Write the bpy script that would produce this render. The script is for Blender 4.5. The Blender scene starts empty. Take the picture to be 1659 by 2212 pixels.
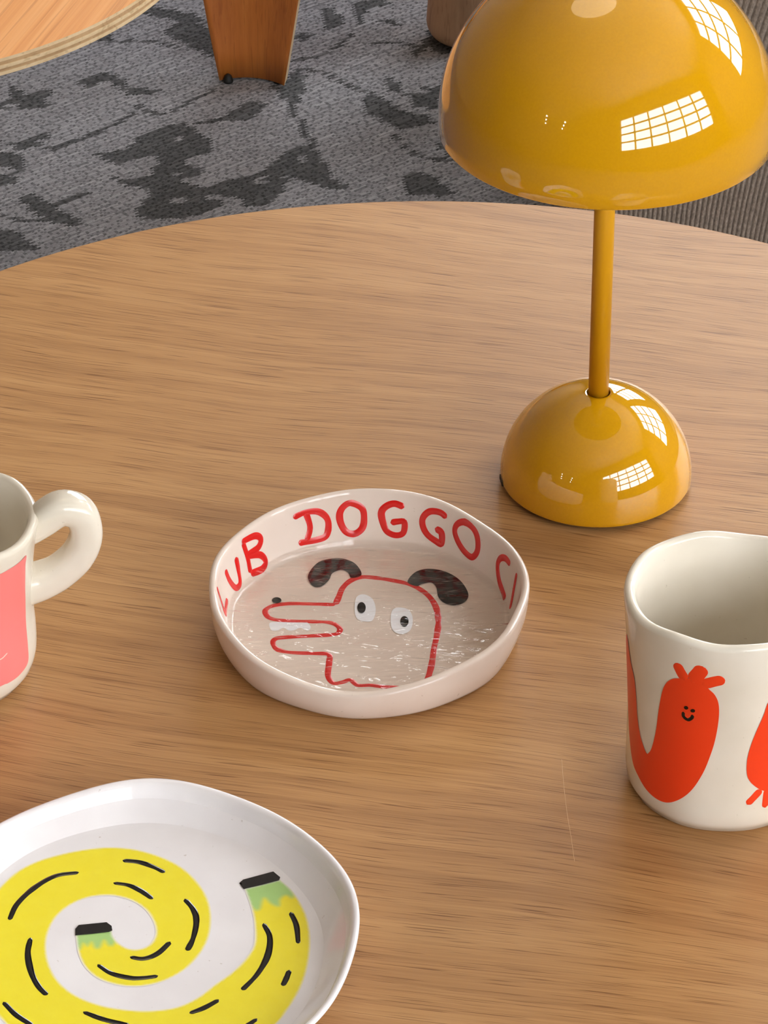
import bpy, math, random
import numpy as np
from mathutils import Vector
from mathutils.geometry import delaunay_2d_cdt

random.seed(7)
RNG = np.random.default_rng(11)
S = bpy.context.scene
COL = S.collection

# ------------------------------------------------------------------ camera
IW, IH, FPX = 1659.0, 2212.0, 9000.0
PITCH = math.radians(33.5)
T = 0.45                                   # height of the table top
CAM = np.array([0.0, 0.0, T + 1.06])
RT = np.array([1.0, 0.0, 0.0])
FW = np.array([0.0, math.cos(PITCH), -math.sin(PITCH)])
UP = np.array([0.0, math.sin(PITCH), math.cos(PITCH)])
cam = bpy.data.cameras.new('camera')
cam.sensor_fit = 'HORIZONTAL'
cam.sensor_width = 36.0
cam.lens = 36.0 * FPX / IW
cam.clip_start, cam.clip_end = 0.05, 100.0
camo = bpy.data.objects.new('camera', cam)
camo.location = CAM
camo.rotation_euler = (math.pi / 2 - PITCH, 0, 0)
COL.objects.link(camo)
S.camera = camo

# ------------------------------------------------------------------ view and sky
S.view_settings.view_transform = 'Standard'
S.view_settings.look = 'None'
S.view_settings.gamma = 1.0
S.view_settings.use_curve_mapping = False
S.view_settings.exposure = 0.08
world = bpy.data.worlds.new('overcast_sky')
S.world = world
world.use_nodes = True
wbg = world.node_tree.nodes['Background']
wbg.inputs['Color'].default_value = (0.93, 0.965, 1.0, 1)
wbg.inputs['Strength'].default_value = 12.0

# the room stands at 50 degrees to the camera; a = towards window wall B, b = towards window wall A
LX, LY = 0.0987, 1.6290
AZ = math.radians(50.0)
AX = np.array([math.sin(AZ), math.cos(AZ), 0.0])
BX = np.array([math.cos(AZ), -math.sin(AZ), 0.0])
ORG = np.array([LX, LY, 0.0])
WALL_A, WALL_B, BACK_A, BACK_B, CEIL = 3.6, 3.0, -4.0, -8.0, 3.5


def rm(a, b, z):
    return ORG + AX * a + BX * b + np.array([0, 0, z])


def portal(name, c, w, h, n):
    l = bpy.data.lights.new(name, 'AREA')
    l.shape = 'RECTANGLE'
    l.size, l.size_y = w, h
    l.cycles.is_portal = True
    o = bpy.data.objects.new(name, l)
    o.location = c
    o.rotation_euler = Vector(n).to_track_quat('-Z', 'Z').to_euler()
    COL.objects.link(o)


WIN_A = (-2.52, 2.34, 0.95, 2.72)            # a0,a1,z0,z1 on wall b=WALL_A
WIN_B1 = (-0.75, 1.22, 1.05, 3.22)           # b0,b1,z0,z1 on wall a=WALL_B
WIN_B2 = (-3.70, -1.15, 1.05, 2.75)
portal('daylight_portal', rm((WIN_A[0] + WIN_A[1]) / 2, WALL_A + 0.1, (WIN_A[2] + WIN_A[3]) / 2),
       WIN_A[1] - WIN_A[0], WIN_A[3] - WIN_A[2], -BX)
for wb in (WIN_B1, WIN_B2):
    portal('daylight_portal', rm(WALL_B + 0.1, (wb[0] + wb[1]) / 2, (wb[2] + wb[3]) / 2),
           wb[1] - wb[0], wb[3] - wb[2], -AX)


# ------------------------------------------------------------------ pixel helpers (camera rays onto real surfaces)
def ray(x, y):
    d = FW * FPX + RT * (x - IW / 2) - UP * (y - IH / 2)
    return d / np.linalg.norm(d)


def at(x, y, z):
    d = ray(x, y)
    return CAM + d * ((z - CAM[2]) / d[2])


# ------------------------------------------------------------------ materials
def lin(c):
    out = []
    for v in c:
        v = v / 255.0
        out.append(v / 12.92 if v <= 0.04045 else ((v + 0.055) / 1.055) ** 2.4)
    return (*out, 1.0)


def mat(name, rgb, rough=0.5, coat=0.0, metal=0.0, spec=0.5):
    m = bpy.data.materials.new(name)
    m.use_nodes = True
    p = m.node_tree.nodes['Principled BSDF']
    p.inputs['Base Color'].default_value = lin(rgb)
    p.inputs['Roughness'].default_value = rough
    p.inputs['Metallic'].default_value = metal
    p.inputs['Coat Weight'].default_value = coat
    p.inputs['Coat Roughness'].default_value = 0.012
    p.inputs['Specular IOR Level'].default_value = spec
    return m


class N:
    """tiny node-graph helper"""
    def __init__(s, m):
        s.t = m.node_tree
        s.p = m.node_tree.nodes['Principled BSDF']

    def n(s, typ, **kw):
        nd = s.t.nodes.new(typ)
        for k, v in kw.items():
            if hasattr(nd, k):
                setattr(nd, k, v)
            else:
                nd.inputs[k.replace('_', ' ')].default_value = v
        return nd

    def l(s, a, b):
        s.t.links.new(a, b)

    def mapping(s, scale, rot=(0, 0, 0), src='Object'):
        tc = s.n('ShaderNodeTexCoord')
        out = tc.outputs[src]
        if any(rot):                                # turn first, stretch afterwards
            mr = s.n('ShaderNodeMapping')
            mr.inputs['Rotation'].default_value = rot
            s.l(out, mr.inputs['Vector'])
            out = mr.outputs['Vector']
        mp = s.n('ShaderNodeMapping')
        mp.inputs['Scale'].default_value = scale
        s.l(out, mp.inputs['Vector'])
        return mp.outputs['Vector']

    def noise(s, vec, scale=1.0, detail=2.0, rough=0.5, dist=0.0):
        nz = s.n('ShaderNodeTexNoise')
        nz.inputs['Scale'].default_value = scale
        nz.inputs['Detail'].default_value = detail
        nz.inputs['Roughness'].default_value = rough
        nz.inputs['Distortion'].default_value = dist
        if vec is not None:
            s.l(vec, nz.inputs['Vector'])
        return nz.outputs['Fac']

    def ramp(s, fac, stops):
        r = s.n('ShaderNodeValToRGB')
        e = r.color_ramp.elements
        while len(e) < len(stops):
            e.new(0.5)
        for k, (pos, c) in enumerate(stops):
            e[k].position = pos
            e[k].color = c if len(c) == 4 else (*c, 1)
        s.l(fac, r.inputs['Fac'])
        return r.outputs['Color']

    def mix(s, fac, a, b, mode='MIX'):
        m = s.n('ShaderNodeMix', data_type='RGBA', blend_type=mode)
        for sock, v in ((m.inputs[0], fac), (m.inputs[6], a), (m.inputs[7], b)):
            if hasattr(v, 'is_output'):
                s.l(v, sock)
            else:
                sock.default_value = v
        return m.outputs[2]

    def bump(s, h, strength=0.2, dist=0.001):
        b = s.n('ShaderNodeBump')
        b.inputs['Strength'].default_value = strength
        b.inputs['Distance'].default_value = dist
        s.l(h, b.inputs['Height'])
        s.l(b.outputs['Normal'], s.p.inputs['Normal'])
        return b


W1, B1 = (1, 1, 1, 1), (0, 0, 0, 1)


def wood(name, light, mid, dark, rotz, f_long, f_cross, rough, pore=0.55, axis=0, bands=(4.0, 70.0), bend=0.0):
    """long-grained wood: broad tone bands, fine fibres and short dark pores"""
    m = mat(name, mid, rough)
    g = N(m)

    def sc(a, b):
        return (a, b, b) if axis == 0 else ((b, b, a) if axis == 2 else (b, a, b))
    def gmap(a, b):
        rv = g.mapping((1, 1, 1), (0, 0, rotz))
        wob = g.noise(g.mapping((5, 5, 5)), 1.0, 1.0)
        off = g.n('ShaderNodeVectorMath', operation='MULTIPLY_ADD')
        g.l(wob, off.inputs[0])
        off.inputs[1].default_value = (0.0, bend, 0.0)
        g.l(rv, off.inputs[2])
        mp = g.n('ShaderNodeMapping')
        mp.inputs['Scale'].default_value = sc(a, b)
        g.l(off.outputs[0], mp.inputs['Vector'])
        return mp.outputs['Vector']
    broad = g.noise(gmap(*bands), 1.0, 4.0, 0.6, 0.6)
    base = g.ramp(broad, [(0.30, lin(dark)), (0.48, lin(mid)), (0.68, lin(light))])
    fib = g.noise(gmap(f_long * 0.4, f_cross * 0.6), 1.0, 4.0, 0.65)
    base = g.mix(0.55, base, g.ramp(fib, [(0.25, lin(dark)), (0.5, lin(mid)), (0.75, lin(light))]))
    pr = g.noise(gmap(f_long, f_cross), 1.0, 1.0, 0.5)
    mask = g.ramp(pr, [(0.33, W1), (0.39, B1)])
    dk = (dark[0] * 0.74, dark[1] * 0.64, dark[2] * 0.5)
    fm = g.n('ShaderNodeMath', operation='MULTIPLY')
    g.l(mask, fm.inputs[0])
    fm.inputs[1].default_value = pore
    base = g.mix(fm.outputs[0], base, lin(dk))
    g.l(base, g.p.inputs['Base Color'])
    g.bump(pr, 0.12, 0.0003)
    return m


M = {}
M['oak'] = wood('oak_veneer', (195, 150, 99), (173, 127, 79), (141, 98, 58), math.radians(13), 28, 1600, 0.36, 0.72,
                bands=(3.0, 70.0), bend=0.035)
M['oak'].node_tree.nodes['Principled BSDF'].inputs['Specular IOR Level'].default_value = 0.3
M['pine'] = wood('pine_ply_face', (240, 182, 122), (228, 160, 96), (205, 130, 66), math.radians(-73), 6, 420, 0.4, 0.25,
                 bands=(1.5, 160.0))
M['ply_light'] = wood('ply_edge_light', (222, 196, 158), (208, 180, 140), (186, 154, 112), 0, 60, 300, 0.6, 0.3)
M['ply_dark'] = wood('ply_edge_dark', (190, 156, 114), (172, 138, 98), (146, 112, 78), 0, 60, 300, 0.6, 0.3)
M['teak'] = wood('brown_ply_face', (206, 128, 58), (190, 110, 46), (162, 88, 34), 0, 20, 500, 0.35, 0.25, axis=2,
                 bands=(3.0, 40.0))
M['beige_wood'] = wood('beige_turned_wood', (196, 158, 122), (184, 146, 112), (164, 126, 94), 0, 25, 500, 0.5, 0.3, axis=2)

M['yellow'] = mat('mustard_lacquer', (206, 146, 16), 0.04, coat=1.0, spec=0.5)
g = N(M['yellow'])
g.l(g.mix(g.ramp(g.noise(g.mapping((900, 900, 900)), 1.0, 1.0), [(0.3, B1), (0.7, W1)]),
          lin((207, 148, 8)), lin((211, 152, 11))), g.p.inputs['Base Color'])
M['yellow_matt'] = mat('mustard_powder_coat', (203, 145, 10), 0.38)
M['shade_inside'] = mat('white_shade_inside', (235, 228, 214), 0.5)
M['black_rubber'] = mat('black_rubber', (22, 20, 18), 0.6)
M['socket'] = mat('white_socket', (225, 222, 214), 0.4)
M['opal'] = mat('opal_bulb', (240, 236, 226), 0.25)


def glaze(name, rgb, rgb2, rough=0.16):
    m = mat(name, rgb, rough, coat=0.0)
    g = N(m)
    spk = g.noise(g.mapping((420, 420, 420)), 1.0, 2.0)
    cloud = g.noise(g.mapping((28, 28, 28)), 1.0, 3.0)
    c = g.mix(g.ramp(cloud, [(0.35, B1), (0.65, W1)]), lin(rgb), lin(rgb2))
    c = g.mix(g.ramp(spk, [(0.73, B1), (0.78, (0.35, 0.35, 0.35, 1))]), c, lin((150, 128, 100)))
    g.l(c, g.p.inputs['Base Color'])
    hb = g.noise(g.mapping((60, 60, 60)), 1.0, 2.0)
    g.bump(hb, 0.35, 0.0006)
    return m


M['glaze_cream'] = glaze('cream_glaze', (231, 222, 206), (223, 213, 195), 0.08)
M['glaze_white'] = glaze('white_glaze', (238, 234, 235), (231, 226, 227), 0.06)
M['glaze_bowl'] = glaze('pinkish_white_glaze', (226, 210, 197), (219, 201, 187), 0.07)


def paint(name, rgb, rough=0.2):
    m = mat(name, rgb, rough)
    return m


M['red'] = paint('red_underglaze', (208, 30, 26))
M['orange'] = paint('orange_red_underglaze', (238, 62, 22), 0.35)
M['pink'] = paint('coral_pink_underglaze', (246, 132, 128), 0.3)
M['black'] = paint('black_underglaze', (14, 11, 11), 0.06)
M['white'] = paint('white_slip', (238, 238, 242), 0.2)
M['cream_line'] = paint('cream_scratch', (250, 206, 190), 0.3)
g = None
M['snake'] = paint('yellow_green_underglaze', (238, 222, 40), 0.22)
g = N(M['snake'])
ca = g.n('ShaderNodeVertexColor')
ca.layer_name = 'tint'
g.l(g.mix(0.12, ca.outputs['Color'], g.ramp(g.noise(g.mapping((150, 150, 150)), 1.0, 3.0),
                                          [(0.3, lin((225, 205, 30))), (0.7, lin((246, 236, 90)))]), 'MIX'),
    g.p.inputs['Base Color'])

# clear still water: fresnel mix of clear transmission and mirror
m = bpy.data.materials.new('clear_water')
m.use_nodes = True
nt = m.node_tree
nt.nodes.remove(nt.nodes['Principled BSDF'])
tr = nt.nodes.new('ShaderNodeBsdfTransparent')
tr.inputs['Color'].default_value = (0.98, 0.97, 0.96, 1)
gl = nt.nodes.new('ShaderNodeBsdfGlossy')
gl.inputs['Roughness'].default_value = 0.02
geo = nt.nodes.new('ShaderNodeNewGeometry')
dt = nt.nodes.new('ShaderNodeVectorMath')
dt.operation = 'DOT_PRODUCT'
nt.links.new(geo.outputs['Incoming'], dt.inputs[0])
last = dt.outputs['Value']
for op, val in (('ABSOLUTE', None), ('SUBTRACT', 1.0), ('POWER', 5.0), ('MULTIPLY_ADD', None)):
    mn = nt.nodes.new('ShaderNodeMath')
    mn.operation = op
    mn.use_clamp = op != 'ABSOLUTE'
    if op == 'SUBTRACT':                             # 1 - |N.V|
        mn.inputs[0].default_value = 1.0
        nt.links.new(last, mn.inputs[1])
    else:
        nt.links.new(last, mn.inputs[0])
        if op == 'POWER':
            mn.inputs[1].default_value = 5.0
        if op == 'MULTIPLY_ADD':
            mn.inputs[1].default_value = 0.97
            mn.inputs[2].default_value = 0.03
    last = mn.outputs[0]
mx = nt.nodes.new('ShaderNodeMixShader')
tc = nt.nodes.new('ShaderNodeTexCoord')
mp = nt.nodes.new('ShaderNodeMapping')
mp.inputs['Scale'].default_value = (62, 180, 62)
mp.inputs['Rotation'].default_value = (0, 0, math.radians(-10))
nz = nt.nodes.new('ShaderNodeTexNoise')
nz.inputs['Scale'].default_value = 1.0
nz.inputs['Detail'].default_value = 2.0
nz.inputs['Distortion'].default_value = 0.8
bp = nt.nodes.new('ShaderNodeBump')
bp.inputs['Strength'].default_value = 1.0
bp.inputs['Distance'].default_value = 0.0019
nt.links.new(tc.outputs['Object'], mp.inputs['Vector'])
nt.links.new(mp.outputs['Vector'], nz.inputs['Vector'])
nt.links.new(nz.outputs['Fac'], bp.inputs['Height'])
nt.links.new(bp.outputs['Normal'], gl.inputs['Normal'])
nt.links.new(bp.outputs['Normal'], dt.inputs[1])
nt.links.new(last, mx.inputs['Fac'])
nt.links.new(tr.outputs[0], mx.inputs[1])
nt.links.new(gl.outputs[0], mx.inputs[2])
nt.links.new(mx.outputs[0], nt.nodes['Material Output'].inputs['Surface'])
M['water'] = m

# window glass
m = bpy.data.materials.new('window_glass')
m.use_nodes = True
nt = m.node_tree
nt.nodes.remove(nt.nodes['Principled BSDF'])
tr = nt.nodes.new('ShaderNodeBsdfTransparent')
gl = nt.nodes.new('ShaderNodeBsdfGlossy')
gl.inputs['Roughness'].default_value = 0.01
mx = nt.nodes.new('ShaderNodeMixShader')
mx.inputs['Fac'].default_value = 0.06
nt.links.new(tr.outputs[0], mx.inputs[1])
nt.links.new(gl.outputs[0], mx.inputs[2])
nt.links.new(mx.outputs[0], nt.nodes['Material Output'].inputs['Surface'])
M['glass'] = m


def plaster(name, rgb):
    m = mat(name, rgb, 0.9, spec=0.2)
    g = N(m)
    nz = g.noise(g.mapping((3, 3, 3)), 1.0, 5.0)
    g.l(g.ramp(nz, [(0.3, lin(tuple(v * 0.96 for v in rgb))), (0.7, lin(rgb))]), g.p.inputs['Base Color'])
    return m


M['wall'] = plaster('warm_white_plaster', (150, 130, 110))
M['ceiling'] = plaster('white_ceiling', (190, 180, 168))
M['frame'] = mat('dark_steel_frame', (58, 44, 38), 0.5)

# grey carpet: weave colours come from the stitches, fibres from noise
M['carpet'] = mat('grey_woven_carpet', (120, 120, 122), 0.95, spec=0.1)
g = N(M['carpet'])
ca = g.n('ShaderNodeVertexColor')
ca.layer_name = 'yarn'
fz = g.noise(g.mapping((900, 1800, 900)), 1.0, 2.0)
g.l(g.mix(0.5, ca.outputs['Color'], g.ramp(fz, [(0.25, (0.45, 0.45, 0.45, 1)), (0.75, (1.5, 1.5, 1.5, 1))]), 'MULTIPLY'),
    g.p.inputs['Base Color'])
g.bump(fz, 0.5, 0.0008)
M['floor'] = mat('plain_grey_carpet', (104, 103, 104), 0.95, spec=0.1)
g = N(M['floor'])
fz = g.noise(g.mapping((500, 900, 500)), 1.0, 3.0)
g.l(g.ramp(fz, [(0.3, lin((82, 82, 84))), (0.7, lin((124, 122, 122)))]), g.p.inputs['Base Color'])
g.bump(fz, 0.5, 0.001)

M['corduroy'] = mat('taupe_corduroy', (150, 132, 116), 0.95, spec=0.1)
g = N(M['corduroy'])
g.p.inputs['Sheen Weight'].default_value = 0.3
fz = g.noise(g.mapping((700, 700, 350)), 1.0, 3.0, 0.7)
g.l(g.ramp(fz, [(0.28, lin((104, 91, 80))), (0.52, lin((137, 121, 107))), (0.75, lin((172, 155, 140)))]),
    g.p.inputs['Base Color'])
M['rattan'] = mat('lit_paper_shade', (238, 224, 200), 0.8)
M['rattan'].node_tree.nodes['Principled BSDF'].inputs['Emission Color'].default_value = (1.0, 0.84, 0.62, 1)
M['rattan'].node_tree.nodes['Principled BSDF'].inputs['Emission Strength'].default_value = 2.2


# ------------------------------------------------------------------ object helpers
def tag(o, label=None, cat=None, group=None, kind=None):
    if label:
        o['label'] = label
    if cat:
        o['category'] = cat
    if group:
        o['group'] = group
    if kind:
        o['kind'] = kind
    return o


def wloc(p):
    v = np.zeros(3)
    while p is not None:
        v = v + np.array(p.location)
        p = p.parent
    return v


def empty(name, loc, label, cat, group=None):
    o = bpy.data.objects.new(name, None)
    o.location = loc
    o.empty_display_size = 0.02
    COL.objects.link(o)
    return tag(o, label, cat, group)


def obj(name, V, F, material, parent=None, smooth=True, origin=None):
    """mesh from world-space vertices; stored relative to its parent (or to origin)"""
    V = np.asarray(V, float)
    off = wloc(parent) if parent is not None else (np.zeros(3) if origin is None else np.asarray(origin, float))
    me = bpy.data.meshes.new(name)
    me.from_pydata((V - off).tolist(), [], [list(map(int, f)) for f in F])
    me.update()
    if smooth:
        me.polygons.foreach_set('use_smooth', [True] * len(me.polygons))
    me.materials.append(material)
    o = bpy.data.objects.new(name, me)
    if parent is not None:
        o.parent = parent
    else:
        o.location = off
    COL.objects.link(o)
    return o


def join(parts):
    V, F, k = [], [], 0
    for v, f in parts:
        v = np.asarray(v, float)
        V.append(v)
        F += [[i + k for i in q] for q in f]
        k += len(v)
    return np.vstack(V), F


def box_axes(c, ex, ey, ez):
    c, ex, ey, ez = (np.asarray(v, float) for v in (c, ex, ey, ez))
    V = [c + sx * ex + sy * ey + sz * ez for sx, sy, sz in
         ((-1, -1, -1), (1, -1, -1), (1, 1, -1), (-1, 1, -1), (-1, -1, 1), (1, -1, 1), (1, 1, 1), (-1, 1, 1))]
    F = [(3, 2, 1, 0), (4, 5, 6, 7), (0, 1, 5, 4), (1, 2, 6, 5), (2, 3, 7, 6), (3, 0, 4, 7)]
    if np.dot(np.cross(ex, ey), ez) < 0:
        F = [f[::-1] for f in F]
    return np.array(V), F


def lathe(prof, c, seg=128, fn=None):
    """prof: list of (r,z); fn(phi, k, r, z)->(x,y,z) local; poles where r==0. profile runs so that normals face out."""
    c = np.asarray(c, float)
    V, rows = [], []
    for k, (r, z) in enumerate(prof):
        if r < 1e-9:
            p = (0, 0, z) if fn is None else fn(0.0, k, 0.0, z)
            rows.append([len(V)])
            V.append(c + np.array(p))
            continue
        row = []
        for i in range(seg):
            ph = 2 * math.pi * i / seg
            p = (r * math.cos(ph), r * math.sin(ph), z) if fn is None else fn(ph, k, r, z)
            row.append(len(V))
            V.append(c + np.array(p))
        rows.append(row)
    F = []
    for a, b in zip(rows[:-1], rows[1:]):
        if len(a) == 1 and len(b) == 1:
            continue
        if len(a) == 1:
            F += [(a[0], b[(i + 1) % seg], b[i]) for i in range(seg)]
        elif len(b) == 1:
            F += [(a[i], a[(i + 1) % seg], b[0]) for i in range(seg)]
        else:
            F += [(a[i], a[(i + 1) % seg], b[(i + 1) % seg], b[i]) for i in range(seg)]
    return V, F


def catmull(P, step, closed=False):
    P = [np.asarray(p, float) for p in P]
    n = len(P)
    if n == 2 and not closed:
        k = max(2, int(np.linalg.norm(P[1] - P[0]) / step))
        return np.array([P[0] + (P[1] - P[0]) * i / k for i in range(k + 1)])
    out = []
    for i in range(n if closed else n - 1):
        p1, p2 = P[i], P[(i + 1) % n]
        p0 = P[i - 1] if (closed or i > 0) else 2 * p1 - p2
        p3 = P[(i + 2) % n] if (closed or i + 2 < n) else 2 * p2 - p1
        k = max(2, int(np.linalg.norm(p2 - p1) / step))
        for j in range(k):
            t = j / k
            out.append(0.5 * ((2 * p1) + (-p0 + p2) * t + (2 * p0 - 5 * p1 + 4 * p2 - p3) * t * t
                              + (-p0 + 3 * p1 - 3 * p2 + p3) * t ** 3))
    if not closed:
        out.append(P[-1])
    return np.array(out)


def in_poly(P, poly):
    P, poly = np.asarray(P, float), np.asarray(poly, float)
    x, y = P[:, 0], P[:, 1]
    ins = np.zeros(len(P), bool)
    n = len(poly)
    for i in range(n):
        x1, y1 = poly[i]
        x2, y2 = poly[i - 1]
        if y1 == y2:
            continue
        c = ((y1 > y) != (y2 > y)) & (x < (x2 - x1) * (y - y1) / (y2 - y1) + x1)
        ins ^= c
    return ins


def dist_poly(P, poly):
    P, poly = np.asarray(P, float), np.asarray(poly, float)
    d = np.full(len(P), 1e9)
    for i in range(len(poly)):
        a, b = poly[i - 1], poly[i]
        ab = b - a
        t = np.clip(((P - a) @ ab) / max(ab @ ab, 1e-18), 0, 1)
        d = np.minimum(d, np.linalg.norm(P - (a + t[:, None] * ab), axis=1))
    return d


def fill(poly, step):
    """triangulate a 2D polygon with interior points"""
    poly = np.asarray(poly, float)
    lo, hi = poly.min(0), poly.max(0)
    gx, gy = np.meshgrid(np.arange(lo[0], hi[0], step), np.arange(lo[1], hi[1], step * 0.9))
    gx[1::2] += step / 2
    G = np.c_[gx.ravel(), gy.ravel()]
    G = G[in_poly(G, poly)]
    if len(G):
        G = G[dist_poly(G, poly) > step * 0.45]
    P = np.vstack([poly, G]) if len(G) else poly
    n = len(poly)
    r = delaunay_2d_cdt([Vector(p) for p in P], [(i, (i + 1) % n) for i in range(n)], [], 0, 1e-9)
    v = np.array([tuple(q) for q in r[0]])
    f = np.array([t for t in r[2] if len(t) == 3])
    cen = v[f].mean(1)
    f = f[in_poly(cen, poly)]
    a, b, c = v[f[:, 0]], v[f[:, 1]], v[f[:, 2]]
    neg = ((b - a)[:, 0] * (c - a)[:, 1] - (b - a)[:, 1] * (c - a)[:, 0]) < 0
    f[neg] = f[neg][:, ::-1]
    return v, f


# surfaces that paint lies on ------------------------------------------------
class Flat:
    def __init__(s, z):
        s.z = z

    def uv(s, x, y):
        return at(x, y, s.z)[:2]

    def p(s, u, v, o):
        return (u, v, s.z + o)
    flip = False


class Round:
    """surface of revolution about c with radius rf(phi, z) (z above c); inner: seen from inside"""
    def __init__(s, c, rf, z0, z1, inner, r0):
        s.c, s.rf, s.z0, s.z1, s.inner, s.r0 = np.asarray(c, float), rf, z0, z1, inner, r0
        s.flip = inner

    def uv(s, x, y):
        d = ray(x, y)
        t0 = (s.c[2] + s.z1 - CAM[2]) / d[2]
        t1 = (s.c[2] + s.z0 - CAM[2]) / d[2]
        best = None
        prev = None
        for k in range(1201):
            t = t0 + (t1 - t0) * k / 1200
            q = CAM + d * t - s.c
            ph = math.atan2(q[1], q[0])
            f = math.hypot(q[0], q[1]) - s.rf(ph, q[2])
            if prev is not None and ((s.inner and prev <= 0 < f) or (not s.inner and prev >= 0 > f)):
                best = q
                if not s.inner:
                    break
            prev = f
        if best is None:
            return None
        ph = math.atan2(best[1], best[0])
        if ph > math.pi / 2 and not s.inner:
            ph -= 2 * math.pi                     # keep the near side continuous
        if s.inner and ph < -math.pi / 2:
            ph += 2 * math.pi
        return np.array([ph * s.r0, best[2]])

    def p(s, u, v, o):
        ph = u / s.r0
        r = s.rf(ph, v) + (-o if s.inner else o)
        return (s.c[0] + r * math.cos(ph), s.c[1] + r * math.sin(ph), s.c[2] + v)


def zoom(pts, ox, oy, sc):
    return [(ox + x / sc, oy + y / sc) for x, y in pts]


def conv(surf, pts):
    out = [surf.uv(*p) for p in pts]
    return [p for p in out if p is not None]


def stroke(name, surf, pts, wmm, material, parent, off=0.00018, closed=False, raw=False, taper=0.0, jitter=0.08, label=None):
    """a painted brush line lying on a surface"""
    C = pts if raw else conv(surf, pts)
    if len(C) < 2:
        return None
    w = wmm / 1000.0
    P = catmull(C, 0.0006, closed)
    n = len(P)
    if closed:
        tg = np.roll(P, -1, 0) - np.roll(P, 1, 0)
    else:
        tg = np.gradient(P, axis=0)
    tg /= np.maximum(np.linalg.norm(tg, axis=1), 1e-12)[:, None]
    nr = np.c_[-tg[:, 1], tg[:, 0]]
    L = np.r_[0, np.cumsum(np.linalg.norm(np.diff(P, axis=0), axis=1))]
    jit = np.interp(np.arange(n), np.linspace(0, n, max(4, n // 6)), RNG.normal(0, jitter, max(4, n // 6)))
    hw = 0.5 * w * (1 + jit)
    if not closed:
        e = np.minimum(L, L[-1] - L)
        hw = hw * (1 - taper * np.clip(1 - e / (0.45 * L[-1]), 0, 1))
        k = np.clip(e / (0.5 * w), 0, 1)
        hw = hw * np.sqrt(np.clip(1 - (1 - k) ** 2, 0.03, 1))
    cols = (-1, -0.6, 0, 0.6, 1)
    prof = (0.25, 0.9, 1.0, 0.9, 0.25)
    V, F = [], []
    for i in range(n):
        for c, h in zip(cols, prof):
            q = P[i] + nr[i] * hw[i] * c
            V.append(surf.p(q[0], q[1], off * h))
    m_ = len(cols)
    for i in range(n if closed else n - 1):
        j = (i + 1) % n
        for c in range(m_ - 1):
            f = (i * m_ + c, j * m_ + c, j * m_ + c + 1, i * m_ + c + 1)
            F.append(f if surf.flip else f[::-1])
    o = obj(name, V, F, material, parent)
    if label:
        o['label'] = label
    return o


def blob(name, surf, pts, material, parent, off=0.00015, raw=False, step=0.0012, tint=None, label=None, smooth_pts=True):
    """a filled painted patch lying on a surface"""
    C = pts if raw else conv(surf, pts)
    if smooth_pts:
        C = catmull(C, 0.0008, True)
    v, f = fill(C, step)
    V = [surf.p(a, b, off) for a, b in v]
    F = [t[::-1] for t in f] if surf.flip else f
    o = obj(name, V, F, material, parent)
    if label:
        o['label'] = label
    if tint is not None:
        col = tint(v, C)
        ca = o.data.color_attributes.new('tint', 'FLOAT_COLOR', 'POINT')
        ca.data.foreach_set('color', np.c_[col, np.ones(len(col))].ravel())
    return o


def oval(cx, cy, rx, ry, rot=0.0, n=14):
    out = []
    for i in range(n):
        a = 2 * math.pi * i / n
        x, y = rx * math.cos(a), ry * math.sin(a)
        out.append((cx + x * math.cos(rot) - y * math.sin(rot), cy + x * math.sin(rot) + y * math.cos(rot)))
    return out


def struct(o):
    o['kind'] = 'structure'
    return o


# ------------------------------------------------------------------ the room
TH = 0.18
a0, a1, b0, b1 = BACK_B, WALL_B, BACK_A, WALL_A


def room_box(p0, p1):
    (aa, bb, zz), (ab, bc, zc) = p0, p1
    return box_axes(rm((aa + ab) / 2, (bb + bc) / 2, (zz + zc) / 2), AX * (ab - aa) / 2, BX * (bc - bb) / 2,
                    np.array([0, 0, (zc - zz) / 2]))


v, f = room_box((a0 - TH, b0 - TH, -0.12), (a1 + TH, b1 + TH, 0.0))
struct(obj('floor', v, f, M['floor'], smooth=False))
v, f = room_box((a0 - TH, b0 - TH, CEIL), (a1 + TH, b1 + TH, CEIL + 0.15))
struct(obj('ceiling', v, f, M['ceiling'], smooth=False))


def wall_with_holes(name, along, u0, u1, holes, w0, w1):
    """along 'a': wall runs in a at b=w0..w1; along 'b': wall runs in b at a=w0..w1"""
    parts = []

    def add(ua, ub, za, zb):
        if ub - ua < 1e-6 or zb - za < 1e-6:
            return
        if along == 'a':
            parts.append(room_box((ua, w0, za), (ub, w1, zb)))
        else:
            parts.append(room_box((w0, ua, za), (w1, ub, zb)))
    cur = u0
    for (h0, h1, z0, z1) in sorted(holes):
        add(cur, h0, 0, CEIL)
        add(h0, h1, 0, z0)
        add(h0, h1, z1, CEIL)
        cur = h1
    add(cur, u1, 0, CEIL)
    v, f = join(parts)
    struct(obj(name, v, f, M['wall'], smooth=False))


wall_with_holes('wall_right', 'a', a0 - TH, a1 + TH, [WIN_A], b1, b1 + TH)
wall_with_holes('wall_back', 'b', b0, b1, [WIN_B1, WIN_B2], a1, a1 + TH)
wall_with_holes('wall_left', 'a', a0 - TH, a1 + TH, [], b0 - TH, b0)
wall_with_holes('wall_front', 'b', b0, b1, [], a0 - TH, a0)


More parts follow.
